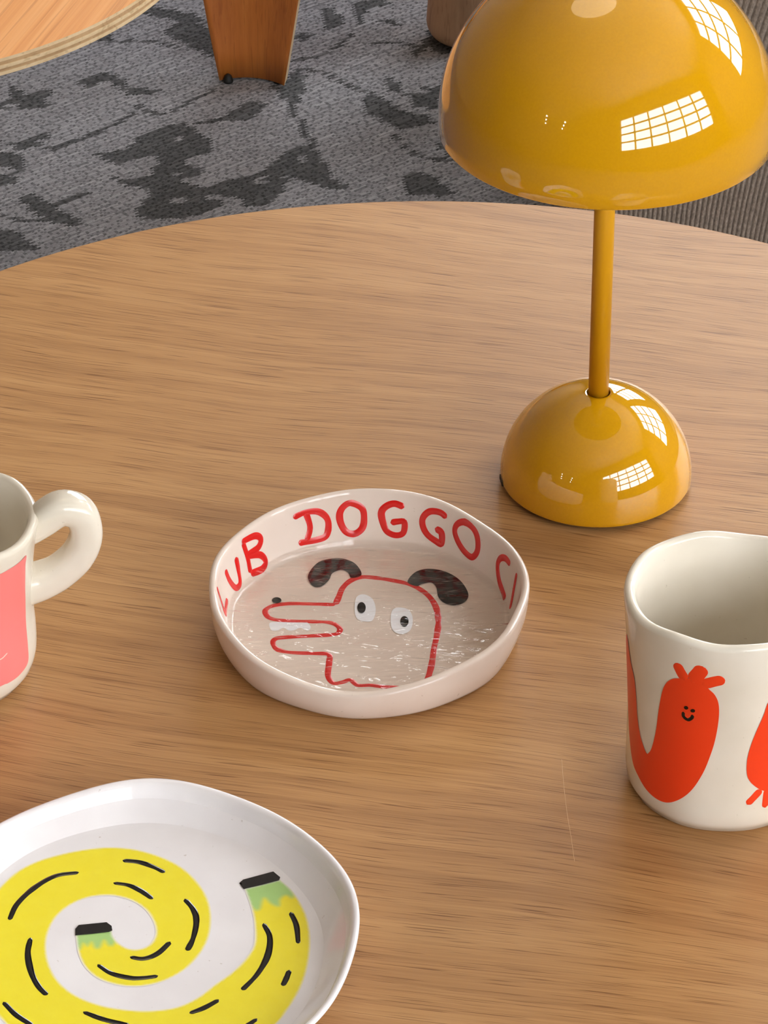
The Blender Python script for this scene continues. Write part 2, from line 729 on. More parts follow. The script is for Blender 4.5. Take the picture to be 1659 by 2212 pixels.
def window(idx, along, w, ncol, nrow, u):
    h0, h1, z0, z1 = w

    def P(s, z):
        return rm(s, u, z) if along == 'a' else rm(u, s, z)
    es, en = (AX, BX) if along == 'a' else (BX, AX)
    ez = np.array([0, 0, 1.0])

    def bar(s0, s1, za, zb, t):
        return box_axes(P((s0 + s1) / 2, (za + zb) / 2), es * (s1 - s0) / 2, en * t, ez * (zb - za) / 2)
    fw = 0.055
    v, f = join([bar(h0, h0 + fw, z0, z1, 0.04), bar(h1 - fw, h1, z0, z1, 0.04),
                 bar(h0 + fw, h1 - fw, z0, z0 + fw, 0.04), bar(h0 + fw, h1 - fw, z1 - fw, z1, 0.04)])
    root = struct(obj('window_%d' % idx, v, f, M['frame'], smooth=False, origin=P((h0 + h1) / 2, z0)))
    cw, rh = (h1 - h0 - 2 * fw) / ncol, (z1 - z0 - 2 * fw) / nrow
    for i in range(1, ncol):
        s = h0 + fw + cw * i
        v, f = bar(s - 0.036, s + 0.036, z0 + fw, z1 - fw, 0.03)
        obj('mullion', v, f, M['frame'], root, smooth=False)
    for j in range(1, nrow):
        z = z0 + fw + rh * j
        v, f = bar(h0 + fw, h1 - fw, z - 0.036, z + 0.036, 0.026)
        obj('glazing_bar', v, f, M['frame'], root, smooth=False)
    for i in range(ncol):
        for j in range(nrow):
            s, z = h0 + fw + cw * i, z0 + fw + rh * j
            v, f = bar(s + 0.02, s + cw - 0.02, z + 0.02, z + rh - 0.02, 0.003)
            obj('pane', v, f, M['glass'], root, smooth=False)


window(1, 'a', WIN_A, 6, 4, WALL_A + 0.05)
window(2, 'b', WIN_B1, 3, 4, WALL_B + 0.05)
window(3, 'b', WIN_B2, 3, 4, WALL_B + 0.05)

# ------------------------------------------------------------------ patterned carpet
GREY_L, GREY_D = np.array(lin((150, 150, 155))[:3]), np.array(lin((92, 93, 95))[:3])
LEAVES = [
    [(25, 182), (60, 205), (105, 193), (120, 207), (95, 212), (118, 230), (60, 238), (25, 225), (0, 245), (-15, 238), (20, 215)],
    [(178, 175), (215, 158), (240, 155), (265, 170), (275, 190), (300, 190), (345, 197), (330, 205), (290, 207), (265, 192),
     (240, 178), (220, 175), (200, 195), (180, 188)],
    [(285, 213), (310, 230), (360, 248), (335, 250), (305, 238)],
    [(-10, 305), (40, 312), (75, 295), (105, 285), (110, 300), (85, 305), (110, 320), (120, 330), (95, 315), (70, 318), (55, 330), (40, 320)],
    [(205, 330), (235, 330), (270, 325), (300, 300), (350, 275), (400, 265), (425, 280), (450, 300), (470, 318), (455, 335),
     (420, 335), (400, 350), (440, 365), (450, 375), (425, 385), (390, 385), (400, 395), (430, 400), (470, 420), (480, 450),
     (400, 475), (330, 475), (290, 465), (320, 430), (330, 410), (290, 405), (260, 395), (245, 385), (290, 388), (330, 380),
     (345, 350), (330, 335), (300, 345), (265, 355), (230, 348)],
    [(415, 268), (480, 255), (530, 225), (570, 215), (575, 235), (545, 258), (500, 262), (450, 268)],
    [(580, 360), (620, 330), (660, 310), (680, 320), (700, 345), (715, 370), (735, 395), (765, 405), (740, 413), (700, 405),
     (670, 395), (640, 385), (610, 380)],
    [(430, 420), (490, 390), (545, 380), (590, 365), (625, 390), (615, 415), (590, 440), (540, 450), (520, 430), (490, 425), (480, 450)],
    [(600, 205), (640, 150), (665, 165), (655, 200), (640, 215), (620, 210)],
    [(790, 210), (830, 210), (870, 240), (930, 250), (945, 265), (900, 275), (860, 280), (830, 262), (795, 245)],
    [(830, 165), (870, 185), (875, 205), (850, 200)],
    [(880, 205), (915, 200), (955, 205), (960, 240), (900, 230)],
    [(360, 70), (400, 40), (455, 60), (470, 125), (430, 110), (390, 90)],
    [(310, 10), (360, 20), (420, 30), (455, 50), (400, 45), (350, 40), (320, 35)],
    [(215, 60), (240, 75), (240, 90), (215, 90), (150, 100), (180, 80)],
    [(645, 70), (680, 75), (665, 90), (640, 85)],
    [(690, 15), (720, 20), (745, 40), (740, 55), (710, 65), (700, 45)],
    [(760, 10), (830, -5), (850, 12), (800, 20), (785, 40), (800, 60), (785, 55), (770, 35)],
    [(810, 45), (850, 42), (880, 58), (830, 52)],
    [(50, 430), (75, 420), (110, 440), (145, 460), (185, 485), (150, 490), (115, 480), (95, 470), (60, 450)],
    [(-20, 490), (40, 500), (90, 540), (60, 545), (-20, 540)],
]
STEMS = [([(115, 325), (170, 305), (220, 285), (265, 262), (300, 240)], 9), ([(370, 245), (420, 218), (470, 195)], 7),
         ([(600, 190), (630, 225), (655, 275), (680, 315)], 13), ([(640, 150), (700, 158), (760, 185), (815, 208)], 8),
         ([(845, 280), (870, 310), (920, 340), (990, 347), (1060, 335)], 8), ([(240, 90), (330, 90), (400, 105)], 6),
         ([(645, 130), (700, 120), (760, 80)], 8), ([(800, 95), (870, 95), (920, 105)], 7), ([(120, 445), (190, 420)], 12),
         ([(0, 385), (60, 365)], 6), ([(655, 200), (640, 240), (660, 290)], 6)]
SPOTS = [(395, 303, 19, 10), (385, 372, 17, 8), (390, 432, 14, 8), (658, 345, 14, 9), (565, 390, 15, 8), (468, 425, 14, 8)]

CU, CV = 0.0021, 0.0016                        # stitch size along / across the rows
RC = np.array([-0.05, 2.80])                    # rug centre
NU, NV = 520, 640
uu = (np.arange(NU) - NU / 2 + 0.5) * CU
vv = (np.arange(NV) - NV / 2 + 0.5) * CV
e1, e2 = AX[:2], -BX[:2]
UU, VV = np.meshgrid(uu, vv, indexing='ij')
WP = RC + UU[..., None] * e1 + VV[..., None] * e2
ZR = 0.006
rel = np.stack([WP[..., 0], WP[..., 1], np.full(UU.shape, ZR)], -1) - CAM
dep = rel @ FW
PXY = np.stack([IW / 2 + FPX * (rel @ RT) / dep, IH / 2 - FPX * (rel @ UP) / dep], -1).reshape(-1, 2)
dark = np.zeros(NU * NV, bool)
for shift in ((0, 0), (-900, 130), (900, -120), (330, -560), (-500, -470), (1200, -600), (200, 620), (-700, 690), (950, 560)):
    Q = PXY - np.array(shift)
    for poly in LEAVES:
        lo, hi = np.min(poly, 0) - 4, np.max(poly, 0) + 4
        sel = np.where(((Q >= lo) & (Q <= hi)).all(1))[0]
        if len(sel):
            dark[sel] |= in_poly(Q[sel], poly)
    for line, w in STEMS:
        lo, hi = np.min(line, 0) - 20, np.max(line, 0) + 20
        sel = np.where(((Q >= lo) & (Q <= hi)).all(1))[0]
        if len(sel):
            C = catmull(line, 6.0)
            d = np.sqrt(((Q[sel][:, None, :] - C[None]) ** 2).sum(-1)).min(1)
            dark[sel] |= d < w * 0.5
    for x, y, rx, ry in SPOTS:
        sel = ((Q[:, 0] - x) / rx) ** 2 + ((Q[:, 1] - y) / ry) ** 2 < 1
        dark[sel] &= RNG.random(sel.sum()) < 0.35
dark = dark.reshape(NU, NV)
ii = np.arange(NU)
for j in range(NV):                              # leaf edges step in short floats, row by row
    o_ = j % 3
    dark[:, j] = dark[np.clip((ii + o_) // 3 * 3 - o_ + 1, 0, NU - 1), j // 2 * 2]
# stagger edges stitch by stitch
tone = np.where(dark[..., None], GREY_D, GREY_L)
br = RNG.normal(1.0, 0.06, (NU, NV)) * np.where(np.arange(NV) % 3 == 0, 0.80, 1.06)[None, :]
for j in range(NV):                              # long floating yarns and dark pin holes along every row
    i = RNG.integers(0, 5)
    while i < NU:
        run = int(RNG.choice([2, 3, 3, 4, 4, 5, 7, 12], p=[.06, .12, .18, .2, .16, .12, .1, .06]))
        br[i:i + run, j] *= RNG.normal(1.15 if run > 5 else 1.0, 0.10)
        i += run
        if i < NU:
            br[i, j] *= 0.58
        i += 1
br = np.clip(br, 0.25, 1.7)
yarn = tone * br[..., None]
hv = 0.0009 * (np.clip(br, 0.4, 1.3) - 0.4)
ui = (np.arange(NU + 1) - NU / 2) * CU
vi = (np.arange(NV + 1) - NV / 2) * CV
GU, GV = np.meshgrid(ui, vi, indexing='ij')
GZ = np.full(GU.shape, ZR)
GZ[:-1, :-1] += hv
GP = RC + GU[..., None] * e1 + GV[..., None] * e2
V = np.concatenate([GP, GZ[..., None]], -1).reshape(-1, 3)
idx = np.arange((NU + 1) * (NV + 1)).reshape(NU + 1, NV + 1)
quads = np.stack([idx[:-1, :-1], idx[1:, :-1], idx[1:, 1:], idx[:-1, 1:]], -1).reshape(-1, 4)
me = bpy.data.meshes.new('carpet')
ring = np.concatenate([idx[:, 0], idx[-1, 1:], idx[-2::-1, -1], idx[0, -2:0:-1]])
base = len(V)
VB = V[ring].copy()
VB[:, 2] = 0.0
sk = [(ring[(i + 1) % len(ring)], ring[i], base + i, base + (i + 1) % len(ring)) for i in range(len(ring))]
AV = np.vstack([V, VB])
AF = np.vstack([quads, np.array(sk)])
me.vertices.add(len(AV))
me.vertices.foreach_set('co', (AV - np.array([RC[0], RC[1], 0])).ravel())
me.loops.add(len(AF) * 4)
me.loops.foreach_set('vertex_index', AF.ravel())
me.polygons.add(len(AF))
me.polygons.foreach_set('loop_start', np.arange(len(AF)) * 4)
me.update(calc_edges=True)
ca = me.color_attributes.new('yarn', 'FLOAT_COLOR', 'CORNER')
cc = np.ones((len(AF), 4, 4))
cc[:len(quads), :, :3] = yarn.reshape(-1, 1, 3)
cc[len(quads):, :, :3] = GREY_D
ca.data.foreach_set('color', cc.ravel())
me.materials.append(M['carpet'])
rug = bpy.data.objects.new('carpet', me)
rug.location = (RC[0], RC[1], 0)
COL.objects.link(rug)
tag(rug, 'grey woven carpet with charcoal leaf pattern on the floor behind the table', 'carpet')

# ------------------------------------------------------------------ oak table
TC, TR = np.array([0.0227, 1.5336, 0.0]), 0.3622
table = empty('coffee_table', TC, 'round light oak coffee table carrying the lamp, dishes and mugs', 'table')
prof = [(0, T - 0.022), (TR - 0.012, T - 0.022), (TR - 0.004, T - 0.016), (TR - 0.0012, T - 0.006), (TR, T - 0.0022), (TR - 0.0006, T - 0.0006),
        (TR - 0.002, T), (TR * 0.5, T), (0, T)]
v, f = lathe(prof, TC, 240)
top = obj('tabletop', v, f, M['oak'], table)
for p in top.data.polygons:
    if abs(p.normal.z) > 0.999:
        p.use_smooth = False
v, f = lathe([(0, T - 0.05), (0.19, T - 0.05), (0.2, T - 0.045), (0.2, T - 0.022), (0, T - 0.022)], TC, 96)
obj('apron', v, f, M['oak'], table)
for k in range(4):
    an = math.radians(45 + 90 * k)
    d = np.array([math.cos(an), math.sin(an), 0])
    pr = [(0, 0.0), (0.011, 0.0), (0.012, 0.004), (0.02, T - 0.05), (0, T - 0.05)]
    v, f = lathe(pr, (0, 0, 0), 32)
    v = np.array(v)
    v = v + TC + d * 0.15 + np.outer((T - 0.05 - v[:, 2]) * 0.28, d)
    obj('leg', v, f, M['oak'], table)

M['scratch'] = mat('pale_scratch', (200, 158, 110), 0.4)
stroke('scratch', Flat(T), [(1213, 1640), (1218, 1700), (1226, 1765), (1233, 1805), (1241, 1862)], 0.2, M['scratch'], top, off=0.00005,
       label='thin pale scratch in the table top')

# ------------------------------------------------------------------ mustard table lamp
lp = np.array([LX, LY, T])
lamp = empty('table_lamp', lp, 'glossy mustard yellow dome table lamp with a slim stem and half-sphere base', 'lamp')
v, f = lathe([(0, 0), (0.0405, 0), (0.0405, 0.003), (0, 0.003)], lp, 96)
obj('foot_pad', v, f, M['black_rubber'], lamp)
RB, ZB = 0.0446, 0.0022


def dome(R, zc, hgt, a_end, n):
    return [(R * math.cos(a), zc + hgt * math.sin(a)) for a in np.linspace(0, a_end, n)]


a_hole = math.acos(0.0056 / RB)
prof = [(0, ZB + 0.004), (RB - 0.003, ZB + 0.004), (RB - 0.0022, ZB + 0.0004), (RB - 0.0012, ZB), (RB - 0.0004, ZB + 0.0003), (RB, ZB + 0.0010)]
prof += dome(RB, ZB + 0.0020, 0.0443, a_hole, 48)
zt = prof[-1][1]
prof += [(0.0054, zt - 0.0002), (0.00525, zt - 0.0006), (0.0052, zt - 0.0014), (0.0052, zt - 0.006), (0, zt - 0.006)]
v, f = lathe(prof, lp, 160)
basep = obj('base', v, f, M['yellow'], lamp)
an = math.radians(188)
d = np.array([math.cos(an), math.sin(an), 0])
e = np.array([-d[1], d[0], 0])
v, f = box_axes(lp + d * (RB - 0.0017) + np.array([0, 0, ZB + 0.0014]), d * 0.0020, e * 0.0034, np.array([0, 0, 0.0012]))
obj('charging_port', v, f, M['black_rubber'], basep, smooth=False)
ZS = 0.1855                                     # rim of the shade
RS = 0.0749
SK = 0.0062
v, f = lathe([(0, zt - 0.004), (0.0047, zt - 0.004), (0.0047, ZS + 0.045), (0, ZS + 0.045)], lp, 48)
st = obj('stem', v, f, M['yellow_matt'], lamp)
for p in st.data.polygons:
    p.use_smooth = abs(p.normal.z) < 0.5
prof = [(RS, ZS + 0.0006)] + dome(RS, ZS + SK, 0.0745, math.pi / 2 - 0.004, 72) + [(0, ZS + SK + 0.0745)]
prof[-1] = (0, ZS + SK + 0.0745)
tI = 0.0014
inner = dome(RS - tI, ZS + SK, 0.0745 - tI, math.pi / 2 - 0.004, 48) + [(0, ZS + SK + 0.0745 - tI)]
outer = [(RS - tI, ZS), (RS - 0.0005, ZS)] + prof
v, f = lathe(outer, lp, 200)
sh = obj('shade', v, f, M['yellow'], lamp)
v, f = lathe([(RS - tI, ZS)] + inner, lp, 128)
obj('shade_lining', v, [q[::-1] for q in f], M['shade_inside'], sh)
v, f = lathe([(0, ZS + 0.045), (0.012, ZS + 0.045), (0.012, ZS + 0.06), (0, ZS + 0.06)], lp, 48)
obj('bulb_socket', v, f, M['socket'], lamp)
v, f = lathe([(0.012, ZS + 0.02)] + [(0.012 + 0.016 * math.sin(a), ZS + 0.032 - 0.016 * math.cos(a)) for a in np.linspace(0.3, 2.6, 14)] +
             [(0.006, ZS + 0.05)], lp, 48)
obj('diffuser', v, f, M['opal'], lamp)


# ------------------------------------------------------------------ pottery
def g_bump(x, c, w):
    d = (x - c + math.pi) % (2 * math.pi) - math.pi
    return math.exp(-(d / w) ** 2)


# --- dog bowl
bc = at(795, 1368, T)
bowl = empty('dog_bowl', bc, 'shallow white ceramic bowl painted with a red dog and DOGGO CLUB lettering', 'bowl')
BH, BR, BT = 0.0262, 0.0707, 0.0034


def b_h(ph):       # rim height around the bowl: dips at the front, slightly to the left
    return BH - 0.0095 * g_bump(ph, math.radians(-98), 0.95) + 0.0048 * g_bump(ph, math.radians(90), 0.85) + 0.0006 * math.sin(5 * ph + 1)


def b_w(ph):
    return 1 + 0.006 * math.sin(3 * ph + 0.6) + 0.005 * math.sin(7 * ph) + 0.003 * math.sin(11 * ph + 2)


BF = 0.0048         # inside floor


def b_in(ph, z):
    k = min(max((z - BF) / (BH - BF), 0.0), 1.3)
    return (0.0605 + (BR - BT - 0.0605) * k ** 0.75) * b_w(ph)


rows = []           # (kind, t)
NO, NI = 14, 16
prof = [(0, 0)] + [(1, 0)] * 3 + [(1, 0)] * NO + [(1, 0)] * 6 + [(1, 0)] * NI + [(1, 0)] * 5 + [(0, 0)]


def bowl_fn(ph, k, r, z):
    h, w = b_h(ph), b_w(ph)
    if k == 0:
        return (0, 0, 0)
    if k <= 3:
        rr, zz = ((0.03, 0), (0.0615, 0), (0.0632, 0.0006))[k - 1]
        rr *= w
    elif k <= 3 + NO:
        t = (k - 3) / NO
        zz = 0.0006 + (h - 0.0016 - 0.0006) * t
        kk = zz / BH
        rr = (0.0640 + (BR - 0.0640) * min(kk, 1.0) ** 0.7 + 0.0012 * math.sin(math.pi * t)) * w
    elif k <= 9 + NO:
        a = math.pi * (k - 3 - NO) / 7
        zi = h - 0.0016
        ro = (0.0640 + (BR - 0.0640) * min(zi / BH, 1.0) ** 0.7) * w
        ri = b_in(ph, zi)
        c_, hw = (ro + ri) / 2, (ro - ri) / 2
        rr, zz = c_ + hw * math.cos(a), zi + 0.0016 * math.sin(a)
    elif k <= 9 + NO + NI:
        t = (k - 9 - NO) / NI
        zz = (h - 0.0016) * (1 - t) + (BF + 0.0002) * t
        rr = b_in(ph, zz)
    elif k < len(prof) - 1:
        t = (k - 9 - NO - NI)
        rr = 0.0605 * w * (0.985, 0.96, 0.8, 0.5, 0.2)[t - 1]
        zz = BF
    else:
        return (0, 0, BF)
    return (rr * math.cos(ph), rr * math.sin(ph), zz)


v, f = lathe(prof, bc, 200, bowl_fn)
obj('bowl_body', v, f, M['glaze_bowl'], bowl)
ZW = 0.0078
v, f = lathe([(1, 0)] * 14 + [(0, 0)], bc, 160, lambda ph, k, r, z: (
    b_in(ph, ZW) * (1 - k / 14) * math.cos(ph), b_in(ph, ZW) * (1 - k / 14) * math.sin(ph),
    ZW + (0.0006 if k == 0 else (0.00012 if k == 1 else 0))) if k < 14 else (0, 0, ZW))
wt = obj('water', v, f, M['water'], origin=bc + np.array([0, 0, ZW]))
tag(wt, 'clear rippled water filling the bottom of the dog bowl', 'water')

bwall = Round(bc, b_in, BF, BH + 0.0045, True, 0.065)
bflo = Flat(T + BF)
ZB4 = dict(ox=420, oy=1020, sc=2.183)
LET = [
    ('D', [([(525, 190), (545, 260), (530, 325)], 0), ([(465, 215), (520, 190), (580, 185), (620, 210), (632, 250), (620, 300), (570, 320), (490, 335)], 0)]),
    ('O', [([(740, 145), (790, 170), (800, 220), (790, 265), (755, 290), (715, 280), (690, 240), (685, 195), (705, 160)], 1)]),
    ('G', [([(990, 165), (945, 148), (905, 160), (882, 190), (890, 240), (910, 280), (950, 297), (985, 285), (990, 235), (960, 232), (925, 238)], 0)]),
    ('G', [([(1190, 215), (1160, 190), (1110, 185), (1078, 215), (1078, 255), (1100, 295), (1140, 325), (1165, 335), (1165, 285), (1135, 265)], 0)]),
    ('O', [([(1275, 235), (1315, 265), (1335, 310), (1335, 370), (1310, 400), (1275, 375), (1245, 330), (1228, 280), (1240, 245)], 1)]),
    ('C', [([(1490, 435), (1465, 405), (1440, 410), (1430, 450), (1440, 520), (1465, 600)], 0)]),
    ('L', [([(1520, 475), (1505, 560), (1488, 645)], 0)]),
    ('B', [([(228, 330), (250, 400), (265, 475)], 0), ([(222, 330), (285, 300), (312, 315), (300, 355), (252, 392), (310, 390), (335, 420), (320, 455), (265, 480)], 0)]),
    ('U', [([(145, 460), (165, 510), (195, 545), (215, 520), (205, 450), (195, 400)], 0)]),
    ('L', [([(105, 540), (130, 620), (145, 665), (155, 600)], 0)]),
    ('C', [([(112, 640), (118, 670)], 0), ([(145, 690), (150, 740)], 0)]),
]
for ch, strokes in LET:
    root = None
    for pts, cl in strokes:
        o = stroke('letter', bwall, zoom(pts, **ZB4), 3.0, M['red'], root or bowl, closed=bool(cl), off=0.0003,
                   label=None if root else 'red painted letter ' + ch)
        root = root or o
        if o is not root:
            o.name = 'letter_stroke'

dog = [(665, 625), (560, 622), (450, 620), (380, 628), (340, 645), (335, 665), (360, 690), (440, 702), (560, 705), (640, 710), (680, 730),
       (685, 750), (660, 765), (560, 772), (440, 778), (385, 785), (370, 805), (390, 835), (450, 850), (560, 855), (632, 860), (635, 900),
       (630, 960), (655, 995), (700, 990), (735, 980), (770, 1005), (830, 1005), (890, 1012), (1000, 1018), (1080, 1022)]
head = [(665, 625), (680, 590), (700, 545), (740, 510), (790, 495), (850, 498), (930, 510), (1000, 525), (1060, 550), (1110, 590), (1140, 640),
        (1150, 700), (1145, 760), (1130, 830), (1120, 900), (1105, 960), (1085, 1020)]
d1 = stroke('dog_outline', bflo, zoom(dog, **ZB4), 2.6, M['red'], bowl, off=0.0002, label='red painted dog outline')
stroke('outline_stroke', bflo, zoom(head, **ZB4), 2.7, M['red'], d1, off=0.0002)
earL = [(535, 500), (555, 455), (600, 420), (680, 408), (745, 425), (780, 460), (785, 490), (740, 500), (725, 475), (690, 462), (650, 480),
        (635, 510), (600, 540), (560, 540)]
earR = [(1005, 520), (1040, 475), (1100, 458), (1180, 470), (1250, 510), (1290, 570), (1280, 610), (1230, 630), (1180, 620), (1150, 590),
        (1140, 545), (1115, 522), (1070, 530), (1050, 540)]
for e_ in (earL, earR):
    blob('dog_ear', bflo, zoom(e_, **ZB4), M['black'], bowl, off=0.0003, label='black painted dog ear')
eyL = [(765, 590), (800, 578), (840, 600), (855, 650), (840, 700), (800, 705), (765, 690), (755, 640)]
eyR = [(935, 650), (975, 640), (1015, 655), (1030, 700), (1015, 750), (970, 765), (935, 745), (925, 700)]
for ey, pu in ((eyL, (788, 642, 20, 26)), (eyR, (990, 707, 20, 25))):
    o = blob('dog_eye', bflo, zoom(ey, **ZB4), M['white'], bowl, off=0.0002, label='white painted dog eye')
    blob('pupil', bflo, zoom(oval(*pu), **ZB4), M['black'], o, off=0.0004)
blob('dog_nose', bflo, zoom(oval(388, 607, 22, 14), **ZB4), M['black'], bowl, off=0.0004, label='black painted dog nose')
teeth = [(358, 710), (440, 708), (520, 705), (548, 730), (535, 748), (500, 735), (470, 746), (445, 748), (420, 735), (390, 748), (362, 745)]
blob('dog_teeth', bflo, zoom(teeth, **ZB4), M['white'], bowl, off=0.00012, label='white painted dog teeth')


# --- mugs
def mug_mesh(c, rf, H, wall, floor, hf, seg=160):
    NO, NI = 22, 22
    prof = [(0, 0)] + [(1, 0)] * 3 + [(1, 0)] * NO + [(1, 0)] * 8 + [(1, 0)] * NI + [(1, 0)] * 4 + [(0, 0)]

    def fn(ph, k, r, z):
        h = H + hf(ph)
        zi = h - wall * 0.5
        if k == 0:
            return (0, 0, 0)
        if k <= 3:
            rr = rf(ph, 0.0) * (0.5, 0.93, 0.975)[k - 1]
            zz = (0, 0, 0.0005)[k - 1]
        elif k <= 3 + NO:
            t = (k - 3) / NO
            zz = 0.0012 + (zi - 0.0012) * t
            rr = rf(ph, zz) * (1 - 0.006 * math.exp(-zz / 0.0015))
        elif k <= 11 + NO:
            a = math.pi * (k - 3 - NO) / 9
            rr = rf(ph, zi) - wall / 2 + wall / 2 * math.cos(a)
            zz = zi + wall * 0.5 * math.sin(a)
        elif k <= 11 + NO + NI:
            t = (k - 11 - NO) / NI
            zz = zi * (1 - t) + floor * t
            rr = rf(ph, zz) - wall - 0.004 * max(0, (t - 0.8) / 0.2) ** 2
        elif k < len(prof) - 1:
            t = k - 11 - NO - NI
            rr = (rf(ph, floor) - wall - 0.004) * (0.92, 0.7, 0.4, 0.15)[t - 1]
            zz = floor - 0.0008
        else:
            return (0, 0, floor - 0.0008)
        return (rr * math.cos(ph), rr * math.sin(ph), zz)
    return lathe(prof, c, seg, fn)


# right cup with orange-red birds
c2 = at(1557, 1680, T)
H2 = 0.0970


def r2(ph, z):
    t = min(max(z / H2, 0), 1.05)
    base = 0.0402 + 0.0006 * t + 0.0032 * max(0, t - 0.35) ** 1.4 / 0.55
    base -= 0.0016 * max(0, 1 - z / 0.010) ** 2
    return base * (1 + 0.006 * math.sin(2 * ph + 0.7) + 0.004 * math.sin(5 * ph + z * 30) + 0.003 * math.sin(9 * ph + 1))


cup = empty('mug', c2, 'cream ceramic mug painted with orange-red birds, at the right edge of the table', 'mug')
v, f = mug_mesh(c2, r2, H2, 0.0046, 0.006, lambda ph: 0.0007 * math.sin(3 * ph + 1) + 0.0005 * math.sin(8 * ph))
obj('mug_body', v, f, M['glaze_cream'], cup)
s2 = Round(c2, r2, 0.0, H2, False, 0.042)
Z5 = dict(ox=1300, oy=1100, sc=2.95)
right_side = conv(s2, zoom([(185, 960), (210, 1080), (222, 1200), (230, 1330), (250, 1450), (285, 1550), (300, 1552), (320, 1520), (345, 1420), (365, 1280), (385, 1170),
                            (410, 1110), (450, 1080), (500, 1076), (560, 1078), (640, 1085), (680, 1140), (720, 1180), (745, 1240), (745, 1340),
                            (720, 1480), (680, 1600), (640, 1690), (580, 1780), (510, 1840), (430, 1868), (360, 1850), (290, 1790), (235, 1700), (200, 1610)], **Z5))
u_l = right_side[-1][0]
z_l = right_side[-1][1]
u_t, z_t = right_side[0]
extra = [np.array([u_l - 0.005, z_l + 0.008]), np.array([u_l - 0.010, z_l + 0.020]), np.array([u_l - 0.012, z_l + 0.034]),
         np.array([u_t - 0.010, z_t - 0.004]), np.array([u_t - 0.008, z_t + 0.006]), np.array([u_t - 0.004, z_t + 0.009])]
b1_ = blob('painted_bird', s2, right_side + extra, M['orange'], cup, raw=True, off=0.0002, label='orange-red bird with a tiny smile')
for pts, w in (([(475, 978), (500, 1030), (535, 1090)], 8.6 / 2), ([(652, 1005), (615, 1050), (575, 1100)], 10.5 / 2), ([(785, 1085), (720, 1097), (640, 1118)], 8.8 / 2)):
    stroke('bird_crest', s2, zoom(pts, **Z5), w * 1.14, M['orange'], b1_, off=0.00022, jitter=0.03)
for e_ in ((540, 1262, 14, 11, 0.3), (582, 1281, 15, 11, 0.1)):
    blob('bird_eye', s2, zoom(oval(*e_), **Z5), M['black'], b1_, off=0.0004, step=0.0004)
stroke('bird_smile', s2, zoom([(522, 1288), (522, 1318), (550, 1340), (577, 1325), (578, 1306)], **Z5), 1.75, M['black'], b1_, off=0.0004, jitter=0.03)
bird2 = [(1059, 1230), (1030, 1310), (990, 1400), (950, 1500), (925, 1600), (925, 1690), (950, 1740), (1000, 1780), (1065, 1800),
         (1130, 1795), (1190, 1740), (1225, 1610), (1215, 1460), (1185, 1330), (1145, 1245), (1100, 1205)]
b2_ = blob('painted_bird', s2, zoom(bird2, **Z5), M['orange'], cup, off=0.0002, label='orange-red painted bird cut by the picture edge')
for pts in ([(925, 1880), (965, 1840), (1015, 1785)], [(1040, 1900), (1045, 1850), (1055, 1780)], [(1150, 1885), (1130, 1840), (1105, 1785)]):
    stroke('bird_foot', s2, zoom(pts, **Z5), 3.3, M['orange'], b2_, off=0.00022, jitter=0.03)

# left mug with a coral pink panel and a loop handle
c1 = at(-104, 1446, T)
H1 = 0.0800


def r1(ph, z):
    t = min(max(z / H1, 0), 1.05)
    base = 0.0368 + 0.0008 * math.sin(math.pi * min(t / 0.45, 1.0)) + 0.0050 * max(0, (t - 0.5) / 0.5) ** 1.5
    base -= 0.003 * max(0, 1 - z / 0.014) ** 2
    return base * (1 + 0.008 * math.sin(2 * ph - 0.5) + 0.004 * math.sin(5 * ph + 40 * z))


mugl = empty('mug', c1, 'cream ceramic mug with coral pink panel and thick loop handle, at the left edge', 'mug')
v, f = mug_mesh(c1, r1, H1, 0.0044, 0.006, lambda ph: 0.0006 * math.sin(3 * ph) + 0.0005 * math.sin(7 * ph + 2))
obj('mug_body', v, f, M['glaze_cream'], mugl)
hd = np.array([math.cos(math.radians(8)), math.sin(math.radians(8)), 0])
ht = np.array([-hd[1], hd[0], 0])
HP = [(0.0380, 0.0712, 1.0), (0.0430, 0.0748, 1.0), (0.0512, 0.0796, 1.0), (0.0590, 0.0762, 1.0), (0.0612, 0.0660, 1.0), (0.0575, 0.0555, 1.0),
      (0.0495, 0.0475, 1.02), (0.0415, 0.0435, 1.1), (0.0345, 0.0418, 1.2)]
CP = catmull([np.array(p) for p in HP], 0.0014)
tg = np.gradient(CP[:, :2], axis=0)
tg /= np.linalg.norm(tg, axis=1)[:, None]
V, F, NS = [], [], 28
for i_, ((r_, z_, s_), t_) in enumerate(zip(CP, tg)):
    k_ = min(1.0, min(i_, len(CP) - 1 - i_) / 6.0)      # both ends meet the wall squarely
    t_ = t_ * k_ + np.array([1.0 if i_ < len(CP) / 2 else -1.0, 0.0]) * (1 - k_)
    t_ = t_ / np.linalg.norm(t_)
    nr_ = np.array([-t_[1], t_[0]])
    for i in range(NS):
        a = 2 * math.pi * i / NS
        ca_, sa_ = math.cos(a), math.sin(a)
        ea = math.copysign(abs(ca_) ** 0.75, ca_) * 0.0071 * s_
        eb = math.copysign(abs(sa_) ** 0.75, sa_) * 0.0078 * s_
        q = np.array([r_, z_]) + nr_ * ea
        V.append(c1 + hd * q[0] + ht * eb + np.array([0, 0, q[1]]))
for i in range(len(CP) - 1):
    for j in range(NS):
        k = (j + 1) % NS
        F.append((i * NS + j, i * NS + k, (i + 1) * NS + k, (i + 1) * NS + j))
ha = obj('handle', V, F, M['glaze_cream'], mugl)
s1 = Round(c1, r1, 0.0, H1, False, 0.039)
Z6 = dict(ox=0, oy=980, sc=3.95)
pk = conv(s1, zoom([(130, 950), (218, 868), (213, 950), (212, 1100), (215, 1300), (222, 1500), (236, 1650), (240, 1745), (225, 1805), (150, 1900), (60, 1960), (0, 1985)], **Z6))
